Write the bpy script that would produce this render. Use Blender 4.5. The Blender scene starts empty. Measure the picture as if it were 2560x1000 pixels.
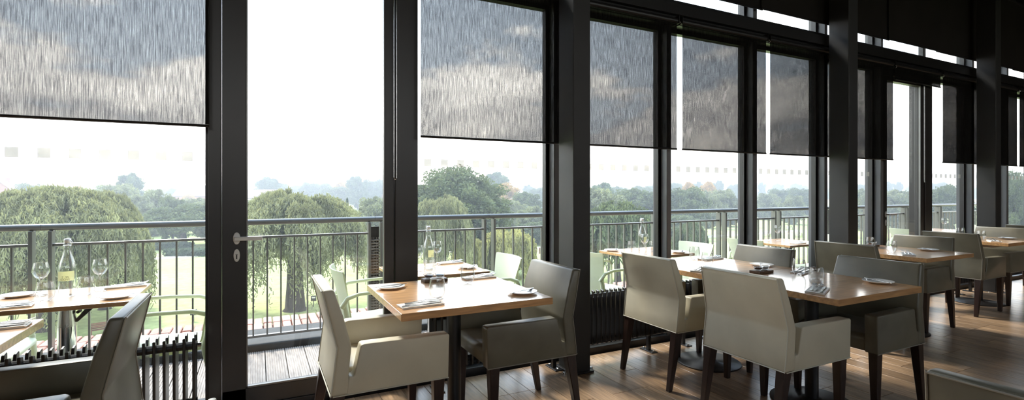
import bpy, bmesh, math, random
import numpy as np
from mathutils import Vector, Matrix
R = math.radians
rnd = random.Random(7)
sc = bpy.context.scene
col = sc.collection

# ------------------------------------------------------------------ camera
EYE = 1.314; TH = R(26.65); FPX = 1265.0; HOR = 477.0
cd = bpy.data.cameras.new('camera'); cam = bpy.data.objects.new('camera', cd); col.objects.link(cam)
cam.location = (0, 0, EYE); cam.rotation_euler = (R(90), 0, -TH)
cd.sensor_width = 36; cd.lens = 36 * FPX / 2560; cd.shift_y = -(500 - HOR) / 2560
cd.clip_start = .05; cd.clip_end = 4000
sc.camera = cam
sc.view_settings.view_transform = 'Standard'; sc.view_settings.look = 'None'
sc.view_settings.gamma = 1; sc.view_settings.use_curve_mapping = False
sc.view_settings.exposure = 0.5
cy = sc.cycles
cy.use_denoising = True
cy.max_bounces = 10; cy.diffuse_bounces = 4; cy.glossy_bounces = 4; cy.transmission_bounces = 6
cy.transparent_max_bounces = 24; cy.volume_bounces = 0
cy.caustics_reflective = False; cy.caustics_refractive = False
cy.sample_clamp_indirect = 6

# ------------------------------------------------------------------ node helpers
def nn(nt, t, **k):
    n = nt.nodes.new(t)
    for a, b in k.items():
        if a.startswith('_'): setattr(n, a[1:], b)
    return n
def mth(nt, op, a, b=None, clamp=False):
    n = nt.nodes.new('ShaderNodeMath'); n.operation = op; n.use_clamp = clamp
    for i, x in enumerate((a, b)):
        if x is None: continue
        if hasattr(x, 'is_output'): nt.links.new(x, n.inputs[i])
        else: n.inputs[i].default_value = x
    return n.outputs[0]
def ramp(nt, fac, stops):
    n = nt.nodes.new('ShaderNodeValToRGB'); nt.links.new(fac, n.inputs[0])
    e = n.color_ramp.elements
    while len(e) < len(stops): e.new(.5)
    for q, (p, c) in zip(e, stops):
        q.position = p; q.color = (*c, 1) if len(c) == 3 else c
    return n.outputs[0]
def mixc(nt, fac, a, b, mode='MIX'):
    n = nt.nodes.new('ShaderNodeMix'); n.data_type = 'RGBA'; n.blend_type = mode
    for i, x in ((0, fac), (6, a), (7, b)):
        if hasattr(x, 'is_output'): nt.links.new(x, n.inputs[i])
        elif i == 0: n.inputs[0].default_value = x
        else: n.inputs[i].default_value = (*x, 1)
    return n.outputs[2]

# ------------------------------------------------------------------ sky and sun
w = bpy.data.worlds.new('sky'); sc.world = w; w.use_nodes = True; nt = w.node_tree; nt.nodes.clear()
tc = nn(nt, 'ShaderNodeTexCoord'); sx = nn(nt, 'ShaderNodeSeparateXYZ'); nt.links.new(tc.outputs['Generated'], sx.inputs[0])
el = sx.outputs[2]
cx = nn(nt, 'ShaderNodeCombineXYZ')
den = mth(nt, 'ADD', mth(nt, 'ABSOLUTE', el), .22)
nt.links.new(mth(nt, 'DIVIDE', sx.outputs[0], den), cx.inputs[0]); nt.links.new(mth(nt, 'DIVIDE', sx.outputs[1], den), cx.inputs[1])
nz = nn(nt, 'ShaderNodeTexNoise'); nz.inputs['Scale'].default_value = 1.5; nz.inputs['Detail'].default_value = 7; nz.inputs['Roughness'].default_value = .55
nt.links.new(cx.outputs[0], nz.inputs['Vector'])
# cumulus bank lying along the horizon plus broken cloud higher up
bank = mth(nt, 'SUBTRACT', mth(nt, 'MULTIPLY_ADD', nz.outputs[0], .75), el)
bank.node.inputs[2].default_value = 0
bank_n = bank.node.inputs[0].links[0].from_node; bank_n.inputs[2].default_value = -.16
bankm = ramp(nt, mth(nt, 'MULTIPLY_ADD', bank, 9.0), [(.0, (0, 0, 0)), (.5, (1, 1, 1))])
base = ramp(nt, el, [(.0, (1.0, 1.0, 1.0)), (.12, (.62, .70, .80)), (.45, (.42, .52, .66)), (1, (.30, .42, .60))])
shade = ramp(nt, nz.outputs[0], [(.36, (.42, .42, .44)), (.62, (1.45, 1.43, 1.4))])
skyc = mixc(nt, bankm, base, shade)
glow = ramp(nt, el, [(.0, (1.25, 1.25, 1.25)), (.05, (.95, .95, .95)), (.2, (1, 1, 1))])
skyc = mixc(nt, 1.0, skyc, glow, 'MULTIPLY')
gnd = ramp(nt, mth(nt, 'MULTIPLY_ADD', el, 40.0), [(0, (.30, .33, .24)), (1, (1, 1, 1))])
nt.nodes[-1].name = 'gnd'
skyc = mixc(nt, 1.0, skyc, gnd, 'MULTIPLY')
bg = nn(nt, 'ShaderNodeBackground'); nt.links.new(skyc, bg.inputs[0]); bg.inputs[1].default_value = 4.8
wo = nn(nt, 'ShaderNodeOutputWorld'); nt.links.new(bg.outputs[0], wo.inputs[0])
for n in nt.nodes:
    if n.type == 'MATH' and n.operation == 'MULTIPLY_ADD' and not n.inputs[2].is_linked and n.inputs[1].default_value in (9.0, 40.0):
        n.inputs[2].default_value = .25 if n.inputs[1].default_value == 9.0 else 1.0

sl = bpy.data.lights.new('sun', 'SUN'); sun = bpy.data.objects.new('sun', sl); col.objects.link(sun)
sl.energy = 5.0; sl.angle = R(11.0); sl.color = (1, .95, .86)
saz, sel = R(-16), R(50)          # azimuth from +Y (window normal) towards -X, elevation
sdir = Vector((math.sin(saz) * math.cos(sel), math.cos(saz) * math.cos(sel), math.sin(sel)))
sun.rotation_euler = sdir.to_track_quat('Z', 'Y').to_euler(); sun.location = sdir * 60

# ------------------------------------------------------------------ materials
M = {}
def mat(name):
    m = bpy.data.materials.new(name); m.use_nodes = True; nt = m.node_tree; nt.nodes.clear()
    o = nn(nt, 'ShaderNodeOutputMaterial'); M[name] = m
    return m, nt, o
def pbr(name, color, rough=.5, metal=0, spec=.5, coat=0, noise=0, nscale=20, bump=0, stretch=(1, 1, 1), emit=None, rand=0, sheen=0, coords='Object', coat_rough=.1, dark=None):
    m, nt, o = mat(name)
    p = nn(nt, 'ShaderNodeBsdfPrincipled'); nt.links.new(p.outputs[0], o.inputs[0])
    p.inputs['Base Color'].default_value = (*color, 1); p.inputs['Roughness'].default_value = rough
    p.inputs['Metallic'].default_value = metal; p.inputs['Specular IOR Level'].default_value = spec
    p.inputs['Coat Weight'].default_value = coat; p.inputs['Coat Roughness'].default_value = coat_rough
    cur = None
    if noise or bump:
        t = nn(nt, 'ShaderNodeTexCoord'); mp = nn(nt, 'ShaderNodeMapping'); mp.inputs['Scale'].default_value = stretch
        nt.links.new(t.outputs[coords], mp.inputs[0])
        if rand:
            oi = nn(nt, 'ShaderNodeObjectInfo'); mr = mth(nt, 'MULTIPLY', oi.outputs['Random'], 40.0)
            nt.links.new(mr, mp.inputs['Location'])
        z = nn(nt, 'ShaderNodeTexNoise'); z.inputs['Scale'].default_value = nscale; z.inputs['Detail'].default_value = 5
        nt.links.new(mp.outputs[0], z.inputs['Vector'])
        if noise:
            d = dark or tuple(c * (1 - noise) for c in color)
            cur = ramp(nt, z.outputs[0], [(.3, d), (.7, tuple(min(1, c * (1 + noise * .35)) for c in color))])
        if bump:
            b = nn(nt, 'ShaderNodeBump'); b.inputs['Strength'].default_value = bump; b.inputs['Distance'].default_value = .01
            nt.links.new(z.outputs[0], b.inputs['Height']); nt.links.new(b.outputs[0], p.inputs['Normal'])
    if rand:
        oi = nn(nt, 'ShaderNodeObjectInfo')
        rr = ramp(nt, oi.outputs['Random'], [(0, (1 - rand,) * 3), (1, (1 + rand * .5,) * 3)])
        cur = mixc(nt, 1, cur if cur is not None else color, rr, 'MULTIPLY')
    if cur is not None: nt.links.new(cur, p.inputs['Base Color'])
    return m
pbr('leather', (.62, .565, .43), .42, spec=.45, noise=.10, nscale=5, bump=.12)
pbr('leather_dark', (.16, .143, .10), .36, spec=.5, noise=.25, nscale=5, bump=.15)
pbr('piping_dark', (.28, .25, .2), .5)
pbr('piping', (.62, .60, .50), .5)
pbr('leg_wood', (.030, .014, .010), .35, noise=.4, nscale=12, stretch=(6, 6, 1))
pbr('oak', (.64, .35, .15), .30, spec=.4, coat=.75, coat_rough=.12, noise=.35, nscale=6, stretch=(1, 9, 9), bump=.03, rand=.12)
pbr('floor_wood', (.49, .315, .185), .30, spec=.5, coat=.45, coat_rough=.22, noise=.5, nscale=7, stretch=(9, .8, 1), bump=.05, rand=.42)
pbr('floor_gap', (.03, .02, .015), .8)
pbr('black_metal', (.012, .011, .011), .38, spec=.5)
pbr('frame_metal', (.030, .028, .027), .36, spec=.5, noise=.15, nscale=3)
pbr('mullion_grey', (.125, .125, .128), .42, spec=.4, noise=.12, nscale=3)
pbr('column_paint', (.026, .025, .024), .5, spec=.4, noise=.15, nscale=3)
pbr('ceiling_paint', (.016, .013, .011), .8, spec=.2, noise=.3, nscale=2)
pbr('wall_paint', (.20, .16, .125), .85, spec=.2, noise=.15, nscale=2)
pbr('radiator', (.016, .015, .015), .32, spec=.5)
pbr('steel', (.62, .61, .59), .25, metal=1)
pbr('handle_steel', (.66, .65, .62), .35, metal=.35)
pbr('chrome', (.75, .75, .75), .08, metal=1)
pbr('ceramic', (.90, .89, .87), .15, coat=.4)
pbr('linen', (.86, .84, .80), .9, noise=.12, nscale=60, bump=.1)
pbr('tray_wood', (.13, .07, .035), .45, noise=.4, nscale=20, stretch=(1, 8, 8))
pbr('relish', (.10, .045, .02), .3, noise=.5, nscale=60)
pbr('plastic_white', (.80, .79, .75), .4)
pbr('rail_metal', (.20, .20, .195), .30, metal=.4, spec=.5)
pbr('deck_wood', (.44, .375, .325), .7, noise=.35, nscale=9, stretch=(8, .8, 1), bump=.1, rand=.18)
pbr('brick', (.60, .33, .25), .85, noise=.25, nscale=14, bump=.3, rand=.30)
pbr('mortar', (.50, .45, .40), .95)
pbr('kerb', (.055, .055, .052), .8, noise=.3, nscale=8)
pbr('wicker', (.30, .27, .24), .55, rand=.3)
pbr('bark', (.075, .06, .05), .95, noise=.5, nscale=4, stretch=(3, 3, .6), bump=.6)
pbr('bench_wood', (.16, .07, .04), .6, rand=.2)
pbr('path', (.62, .55, .47), .95, noise=.15, nscale=.6)
pbr('house_brick', (.36, .15, .11), .9, noise=.3, nscale=3)
pbr('house_white', (.75, .74, .72), .7)
pbr('roof_tile', (.20, .13, .11), .85, noise=.3, nscale=1.5)
pbr('house_glass', (.05, .06, .08), .1)
pbr('lawn_dark', (.10, .16, .04), .95, noise=.4, nscale=1)
pbr('label_ink', (.10, .11, .07), .6)
pbr('rubber', (.02, .02, .02), .7)
pbr('rock_hill', (.12, .16, .09), 1, noise=.3, nscale=.02)

# lawn: broad and fine patches
m, nt, o = mat('lawn'); p = nn(nt, 'ShaderNodeBsdfPrincipled'); nt.links.new(p.outputs[0], o.inputs[0]); p.inputs['Roughness'].default_value = .95; p.inputs['Specular IOR Level'].default_value = .1
t = nn(nt, 'ShaderNodeTexCoord'); z1 = nn(nt, 'ShaderNodeTexNoise'); z1.inputs['Scale'].default_value = .06; z1.inputs['Detail'].default_value = 3; nt.links.new(t.outputs['Object'], z1.inputs[0])
z2 = nn(nt, 'ShaderNodeTexNoise'); z2.inputs['Scale'].default_value = 2.5; z2.inputs['Detail'].default_value = 6; nt.links.new(t.outputs['Object'], z2.inputs[0])
c1 = ramp(nt, z1.outputs[0], [(.35, (.33, .40, .15)), (.65, (.46, .49, .22))]); c2 = ramp(nt, z2.outputs[0], [(.3, (.7, .7, .7)), (.7, (1.15, 1.15, 1.1))])
nt.links.new(mixc(nt, 1, c1, c2, 'MULTIPLY'), p.inputs['Base Color'])
# foliage: diffuse plus light let through the leaves
def leafmat(name, c, tr=.5):
    m, nt, o = mat(name)
    oi = nn(nt, 'ShaderNodeTexCoord'); z = nn(nt, 'ShaderNodeTexNoise'); z.inputs['Scale'].default_value = .9; z.inputs['Detail'].default_value = 4
    nt.links.new(oi.outputs['Object'], z.inputs[0])
    cc = ramp(nt, z.outputs[0], [(.3, tuple(x * .6 for x in c)), (.7, tuple(x * 1.25 for x in c))])
    d = nn(nt, 'ShaderNodeBsdfDiffuse'); tb = nn(nt, 'ShaderNodeBsdfTranslucent'); mx = nn(nt, 'ShaderNodeMixShader'); mx.inputs[0].default_value = tr
    nt.links.new(cc, d.inputs[0]); nt.links.new(mixc(nt, 1, cc, (1.0, 1.0, .68), 'MULTIPLY'), tb.inputs[0])
    nt.links.new(d.outputs[0], mx.inputs[1]); nt.links.new(tb.outputs[0], mx.inputs[2]); nt.links.new(mx.outputs[0], o.inputs[0])
leafmat('leaf_willow', (.285, .29, .165), .36); leafmat('leaf_green', (.15, .18, .095), .36); leafmat('leaf_dark', (.10, .13, .08), .35)
leafmat('leaf_gold', (.42, .40, .17), .4); leafmat('leaf_red', (.48, .17, .12)); leafmat('leaf_autumn', (.46, .30, .12)); leafmat('leaf_pale', (.26, .28, .17), .36); leafmat('leaf_blue', (.15, .19, .12), .35); leafmat('label_yellow', (.90, .88, .62), .6)
# moulded polypropylene: lets a little light through
m, nt, o = mat('plastic_green'); p = nn(nt, 'ShaderNodeBsdfPrincipled'); p.inputs['Base Color'].default_value = (.80, .83, .67, 1); p.inputs['Roughness'].default_value = .38
tb = nn(nt, 'ShaderNodeBsdfTranslucent'); tb.inputs[0].default_value = (.80, .84, .60, 1); mx = nn(nt, 'ShaderNodeMixShader'); mx.inputs[0].default_value = .30
nt.links.new(p.outputs[0], mx.inputs[1]); nt.links.new(tb.outputs[0], mx.inputs[2]); nt.links.new(mx.outputs[0], o.inputs[0])
# thin window glass: clear with a Fresnel reflection
def thinglass(name, ior, tint, rough=0.0, boost=1.0):
    m, nt, o = mat(name)
    f = nn(nt, 'ShaderNodeFresnel'); ge = nn(nt, 'ShaderNodeNewGeometry')   # both faces of a thin pane reflect like air-to-glass
    nt.links.new(mth(nt, 'ADD', mth(nt, 'MULTIPLY', ge.outputs['Backfacing'], 1/ior-ior), ior), f.inputs[0])
    tr = nn(nt, 'ShaderNodeBsdfTransparent'); tr.inputs[0].default_value = (*tint, 1)
    g = nn(nt, 'ShaderNodeBsdfGlossy'); g.inputs['Roughness'].default_value = rough
    mx = nn(nt, 'ShaderNodeMixShader'); nt.links.new(mth(nt, 'MULTIPLY', f.outputs[0], boost, True), mx.inputs[0])
    nt.links.new(tr.outputs[0], mx.inputs[1]); nt.links.new(g.outputs[0], mx.inputs[2]); nt.links.new(mx.outputs[0], o.inputs[0])
thinglass('pane_glass', 1.5, (.965, .975, .97))
thinglass('table_glass', 1.52, (.95, .96, .96), .0, 1.7)
# frosted safety squares
m, nt, o = mat('frost'); tr = nn(nt, 'ShaderNodeBsdfTransparent'); tr.inputs[0].default_value = (.9, .9, .88, 1); d = nn(nt, 'ShaderNodeBsdfDiffuse'); d.inputs[0].default_value = (.75, .75, .72, 1)
mx = nn(nt, 'ShaderNodeMixShader'); mx.inputs[0].default_value = .46; nt.links.new(tr.outputs[0], mx.inputs[1]); nt.links.new(d.outputs[0], mx.inputs[2]); nt.links.new(mx.outputs[0], o.inputs[0])
# sheer blind cloth: streaky weave surface round a thin absorbing core (so it closes up when seen aslant)
m, nt, o = mat('blind_cloth')
t = nn(nt, 'ShaderNodeTexCoord'); mp = nn(nt, 'ShaderNodeMapping'); mp.inputs['Scale'].default_value = (250, 1, 9); nt.links.new(t.outputs['Object'], mp.inputs[0])
z = nn(nt, 'ShaderNodeTexNoise'); z.inputs['Scale'].default_value = 1; z.inputs['Detail'].default_value = 3; z.inputs['Roughness'].default_value = .7; nt.links.new(mp.outputs[0], z.inputs[0])
streak = ramp(nt, z.outputs[0], [(.36, (.56, .56, .57)), (.50, (.84, .83, .82)), (.66, (1, .99, .97))])
tr = nn(nt, 'ShaderNodeBsdfTransparent'); nt.links.new(streak, tr.inputs[0]); d = nn(nt, 'ShaderNodeBsdfDiffuse'); d.inputs[0].default_value = (.075, .068, .060, 1)
mx = nn(nt, 'ShaderNodeMixShader'); mx.inputs[0].default_value = .12; nt.links.new(tr.outputs[0], mx.inputs[1]); nt.links.new(d.outputs[0], mx.inputs[2]); nt.links.new(mx.outputs[0], o.inputs[0])
va = nn(nt, 'ShaderNodeVolumeAbsorption'); va.inputs[0].default_value = (0, 0, 0, 1); va.inputs[1].default_value = 700; nt.links.new(va.outputs[0], o.inputs[1])
# haze over the park
m, nt, o = mat('haze_air'); vs = nn(nt, 'ShaderNodeVolumeScatter'); vs.inputs['Color'].default_value = (.60, .66, .74, 1); vs.inputs['Density'].default_value = .0040; vs.inputs['Anisotropy'].default_value = .5
nt.links.new(vs.outputs[0], o.inputs[1])

# ------------------------------------------------------------------ mesh helpers
class MB:
    def __init__(s): s.v = []; s.f = []
    def add(s, v, f):
        k = len(s.v); s.v += [tuple(p) for p in v]; s.f += [tuple(i + k for i in q) for q in f]; return s
    def box(s, x0, x1, y0, y1, z0, z1):
        return s.add([(x0,y0,z0),(x1,y0,z0),(x1,y1,z0),(x0,y1,z0),(x0,y0,z1),(x1,y0,z1),(x1,y1,z1),(x0,y1,z1)],
                     [(0,3,2,1),(4,5,6,7),(0,1,5,4),(1,2,6,5),(2,3,7,6),(3,0,4,7)])
    def loft(s, rings, caps=True, closed=True):
        n = len(rings[0]); v = [p for r in rings for p in r]; f = []
        for i in range(len(rings) - 1):
            for j in range(n if closed else n - 1):
                a = i*n + j; b = i*n + (j+1) % n; f.append((a, b, b+n, a+n))
        if caps: f.append(tuple(range(n))[::-1]); f.append(tuple(range((len(rings)-1)*n, len(rings)*n)))
        return s.add(v, f)
    def tube(s, pts, r, n=8, ry=None):
        P = [Vector(p) for p in pts]; rings = []
        for i, p in enumerate(P):
            d = (P[min(i+1, len(P)-1)] - P[max(i-1, 0)]).normalized()
            up = Vector((0,0,1)) if abs(d.z) < .92 else Vector((0,1,0))
            a = d.cross(up).normalized(); b = d.cross(a).normalized()
            rr = r[i] if isinstance(r, (list, tuple)) else r
            rings.append([p + a*(rr*math.cos(6.28318*k/n)) + b*((ry or rr)*math.sin(6.28318*k/n)) for k in range(n)])
        return s.loft(rings)
    def lathe(s, prof, n=20, c=(0,0,0), closed=False):
        rings = [[(c[0]+r*math.cos(6.283185*k/n), c[1]+r*math.sin(6.283185*k/n), c[2]+z) for k in range(n)] for r, z in prof]
        if closed:
            m = len(prof); v = [p for r in rings for p in r]; f = []
            for i in range(m):
                for j in range(n):
                    f.append((i*n+j, i*n+(j+1)%n, ((i+1)%m)*n+(j+1)%n, ((i+1)%m)*n+j))
            return s.add(v, f)
        return s.loft(rings)
    def prism(s, poly, y0, y1):      # polygon in (x,z) extruded in y
        return s.loft([[(x, y0, z) for x, z in poly], [(x, y1, z) for x, z in poly]])
    def mesh(s, name, mt, bevel=0, seg=2, smooth=False):
        me = bpy.data.meshes.new(name); bm = bmesh.new()
        vs = [bm.verts.new(p) for p in s.v]
        for q in s.f:
            try: bm.faces.new([vs[i] for i in q])
            except ValueError: pass
        bmesh.ops.recalc_face_normals(bm, faces=bm.faces)
        if bevel:
            es = [e for e in bm.edges if len(e.link_faces) == 2 and e.calc_face_angle(0) > .35]
            bmesh.ops.bevel(bm, geom=es, offset=bevel, segments=seg, profile=.5, affect='EDGES', clamp_overlap=True)
        if smooth:
            for fc in bm.faces: fc.smooth = True
        bm.to_mesh(me); bm.free(); me.materials.append(M[mt])
        if smooth: 
            try: me.set_sharp_from_angle(angle=R(50))
            except Exception: pass
        return me
    def build(s, name, mt, parent=None, bevel=0, seg=2, smooth=False, loc=None, rz=0):
        return place(name, s.mesh(name, mt, bevel, seg, smooth), parent, loc, rz)
def place(name, me, parent=None, loc=None, rz=0, scale=None, rot=None):
    o = bpy.data.objects.new(name, me); col.objects.link(o)
    if parent: o.parent = parent
    if loc: o.location = loc
    if rot: o.rotation_euler = rot
    elif rz: o.rotation_euler = (0, 0, rz)
    if scale: o.scale = scale
    return o
def tag(o, label=None, cat=None, group=None, kind=None):
    for k, v in (('label', label), ('category', cat), ('group', group), ('kind', kind)):
        if v: o[k] = v
    return o
def empty(name, loc=(0,0,0), rz=0, label=None, cat=None, group=None, kind=None):
    o = bpy.data.objects.new(name, None); col.objects.link(o); o.location = loc; o.rotation_euler = (0,0,rz)
    o.empty_display_size = .1
    return tag(o, label, cat, group, kind)
def dup(root, loc, rz=0, label=None, cat=None, group=None, scale=None):
    kids = {}
    for o in ALLKIDS(root): kids.setdefault(o.parent, []).append(o)
    def cp(o, par):
        c = o.copy(); col.objects.link(c); c.parent = par
        for k in kids.get(o, []): cp(k, c)
        return c
    r = cp(root, None); r.location = loc; r.rotation_euler = (0,0,rz)
    if scale: r.scale = scale
    tag(r, label, cat, group); return r
def ALLKIDS(o):
    out = []
    for c in o.children: out.append(c); out += ALLKIDS(c)
    return out
class Proto:
    """first use moves the original, later uses copy it with its parts"""
    def __init__(s, root): s.root = root; s.used = False; 
    def put(s, loc, rz=0, label=None, cat=None, group=None, scale=None):
        if not s.used:
            s.used = True; r = s.root; r.location = loc; r.rotation_euler = (0,0,rz)
            if scale: r.scale = scale
            return tag(r, label, cat, group)
        return dup(s.root, loc, rz, label, cat, group, scale)
def at(u, d):            # a bearing (frame column) and a depth along the view axis -> ground position
    t = (u - 1280) / FPX * d
    return (t*math.cos(TH) + d*math.sin(TH), d*math.cos(TH) - t*math.sin(TH))

# ================================================================== THE ROOM
YF = 3.37; YG = 3.47            # inner face of the glazing bars, plane of the glass
ZH, ZB, ZC = 2.76, 3.00, 4.15   # head of the windows, sill of the clerestory, ceiling
XL, XR, YB = -4.2, 13.5, -6.0
fl = MB().box(XL, XR, YB, 3.62, -.30, -.021).build('floor', 'floor_gap'); tag(fl, 'brown plank floor of the dining room', 'floor', kind='structure')
# planks near the tables, each its own piece; the rest of the room behind the camera is one boarded slab
PW, PG = .150, .0022
pm = {}
def plank(L):
    k = round(L, 2)
    if k not in pm: pm[k] = MB().box(0, PW-PG, 0, k-PG, -.02, 0).mesh('plank', 'floor_wood', .0012, 1)
    return pm[k]
X = .25; n = 0; PEND = {}
while X < 11.6:
    y = 3.33; L = rnd.choice((.4, .7, 1.0, 1.25))
    ymin = 1.75 if X < 1.4 else (1.0 if X < 6 else 1.7)
    while y > ymin:
        place('plank', plank(L), fl, (X, y-L, 0)); n += 1
        y -= L; L = rnd.choice((1.1, 1.25, 1.4))
    PEND[round(X, 3)] = y
    X += PW
NPL = n
mb = MB()
for X in [.25-PW*k for k in range(1, 31)] + list(PEND) + [max(PEND)+PW*k for k in range(1, 14)]:   # boards the frame does not show
    x0 = max(X, XL); x1 = min(X+PW-PG, XR)
    if x1 > x0: mb.box(x0, x1, YB, PEND.get(round(X, 3), 3.33)-PG, -.02, -.0005)
s_ = mb.build('board_field', 'floor_wood', fl); s_['kind'] = 'stuff'
tag(MB().box(XL, XR, YB, 3.62, ZC, ZC+.2).build('ceiling', 'ceiling_paint'), 'dark ceiling above the blinds', 'ceiling', kind='structure')
# walls behind and beside the camera: unseen rear openings are added for fill light
wb = MB(); wb.box(XL, XR, YB-.25, YB, -.3, 2.2); wb.box(XL, XR, YB-.25, YB, 3.7, ZC)
x = XL
for k in range(6): wb.box(x, x+1.3, YB-.25, YB, 2.2, 3.7); x += (XR-XL-1.3)/5
tag(wb.build('wall_back', 'wall_paint'), 'plain unseen back wall with wide openings added for fill light', 'wall', kind='structure')
tag(MB().box(XL-.25, XL, YB-.25, 3.62, -.3, ZC+.2).build('wall_left', 'wall_paint'), 'plain side wall at the left end of the room', 'wall', kind='structure')
tag(MB().box(XR, XR+.25, YB-.25, 3.62, -.3, ZC+.2).build('wall_right', 'ceiling_paint'), 'dark end wall at the far right of the room', 'wall', kind='structure')
for k in range(5):  # unseen panes closing the added fill-light openings
    xa = XL + 1.3 + k*(XR-XL-1.3)/5; xb = xa + (XR-XL-1.3)/5 - 1.3
    tag(MB().box(xa-.01, xb+.01, YB-.14, YB-.12, 2.19, 3.71).build('window_%d' % (20+k), 'pane_glass'), 'wide unseen rear pane added to let in fill light', 'window', 'added fill windows', 'structure')

# ---- glazed front: kerb, head beam, mullions, columns, door, panes
tag(MB().box(XL, XR, YF, 3.62, -.02, .045).build('baseboard_front', 'black_metal', bevel=.004), 'low black kerb under the window wall', 'trim', kind='structure')
bmn = MB(); bmn.box(XL, XR, YF-.02, 3.60, ZH+.02, ZB); bmn.box(XL, XR, YF-.06, YF-.02, ZH+.10, ZB-.04)
tag(bmn.build('trim_1', 'black_metal', bevel=.004), 'long dark beam between blinds and clerestory', 'beam', kind='structure')
tag(MB().box(XL, XR, YF, 3.60, 3.98, ZC).build('trim_2', 'black_metal'), 'dark head rail along the top of the clerestory', 'trim', kind='structure')
# (left face X, width) of the slim vertical bars
MUL = [(-2.42, .05), (-1.28, .05), (2.06, .05), (3.221, .047), (4.335, .056), (5.472, .05), (6.548, .042), (8.756, .05), (9.80, .05), (10.90, .05), (12.0, .05)]
mull_lab = ['bar beyond the left edge', 'second bar beyond the left edge', 'bar just left of the nearest column', 'bar behind the far cream chair', 'bar left of the third blind gap', 'bar just left of the second column', 'bar left of the far balcony door', 'bar just left of the third column', 'bar just right of the third column', 'bar at the far right edge', 'last bar toward the end wall']
for k, (x, ww) in enumerate(MUL):
    mb = MB(); mb.box(x, x+ww, YF, 3.55, .045, ZH+.02); mb.box(x, x+ww, YF, 3.55, ZB, 3.98)
    tm = tag(mb.build('trim_%d' % (3+k), 'mullion_grey', bevel=.002, seg=1), 'grey vertical glazing ' + mull_lab[k], 'mullion', kind='structure')
    mb = MB(); mb.box(x-.032, x+ww+.032, YG-.02, YG+.03, .045, ZH+.02); mb.box(x-.032, x+ww+.032, YG-.02, YG+.03, ZB, 3.98)
    mb.box(x-.004, x, YF-.0, YF+.008, .045, ZH+.02)
    mb.build('glazing_bead', 'black_metal', tm)
cols = [(-1.72, .15, 'column beyond the left edge'), (2.012, .146, 'tall dark column between the two nearest tables'), (5.312, .158, 'tall dark column behind the middle tables'), (8.498, .146, 'tall dark column at the far right'), (11.75, .15, 'last dark column toward the end wall')]
for x, ww, lab in cols:
    c = empty('column', (x, 3.03, 0), label=lab, cat='column', kind='structure')
    MB().box(0, ww, 0, .20, 0, ZC).build('shaft', 'column_paint', c, bevel=.006)
    MB().box(-.02, ww+.02, -.02, .22, 0, .012).build('base_plate', 'black_metal', c, bevel=.003)
    for bx, by in ((-.045, .05), (-.045, .16), (ww+.045, .05)):
        MB().lathe([(.011, 0), (.011, .012), (.006, .014)], 8, (bx, by, 0)).build('bolt', 'steel', c)

def window(idx, x0, x1, lab, y=YG, z0=.045, z1=ZH+.02, dots=None, bead=.035):
    e = empty('window_%d' % idx, (0, 0, 0), label=lab, cat='window', kind='structure')
    f = MB(); f.box(x0, x1, y-.02, y+.03, z0, z0+bead); f.box(x0, x1, y-.02, y+.03, z1-bead, z1); f.box(x0, x0+.02, y-.02, y+.03, z0, z1); f.box(x1-.02, x1, y-.02, y+.03, z0, z1)
    f.build('window_frame', 'frame_metal', e)
    pn = MB().box(x0+.01, x1-.01, y, y+.006, z0+.01, z1-.01).build('pane', 'pane_glass', e)
    if dots:
        for xd in dots: place('safety_square', DOT, pn, (xd, y-.0012, 1.513))
    return e
DOT = MB().box(-.026, .026, 0, .001, -.026, .026).mesh('safety_square', 'frost')
def dr(a, b, st=.1235):
    o = [];
    while a <= b: o.append(a); a += st
    return o
window(13, -4.2, -2.42, 'wide window pane far beyond the left edge')
window(1, -2.37, -1.28, 'tall window pane beyond the left edge', dots=None)
window(2, -1.23, -.256, 'tall window with the sheer blind over the left outdoor table', dots=dr(-1.13, -.34, .1273))
window(3, .974, 2.06, 'tall window pane behind the nearest square table', dots=dr(1.073, 1.97))
window(4, 2.11, 3.221, 'tall window pane right of the nearest column', dots=dr(2.21, 3.12))
window(5, 3.268, 4.335, 'tall window pane behind the long table', dots=dr(3.327, 4.25))
window(6, 4.391, 5.472, 'tall window pane showing the small far outdoor table', dots=dr(4.45, 5.4))
window(7, 5.522, 6.548, 'narrow sliver of window just right of the second column', dots=dr(5.6, 6.5))
window(9, 7.70, 8.756, 'window pane right of the far balcony door', dots=dr(7.78, 8.7))
window(10, 8.806, 9.80, 'window pane hidden mostly by the third column', dots=dr(8.9, 9.75))
window(11, 9.85, 10.90, 'window pane at the far right edge', dots=dr(9.93, 10.85))
window(12, 10.95, 12.0, 'last window pane toward the end wall')
xs = [-2.37, -1.23, -.1, 1.0, 2.11, 3.268, 4.391, 5.522, 6.59, 7.70, 8.806, 9.85, 10.95, 12.05]
cl = ['above the left edge', 'above the left blind', 'above the balcony door', 'above the nearest table', 'above the nearest column', 'above the long table', 'right of the second bar', 'above the second column', 'above the far door', 'left of the third column', 'above the third column', 'above the far right pane', 'nearest the end wall']
for k in range(13): window(30+k, xs[k]+.0, xs[k+1]-.03, 'narrow clerestory pane ' + cl[k], z0=ZB, z1=3.98)
for xx in (-.1, 1.0, 7.70):  # clerestory bars over the doors
    pass
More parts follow.
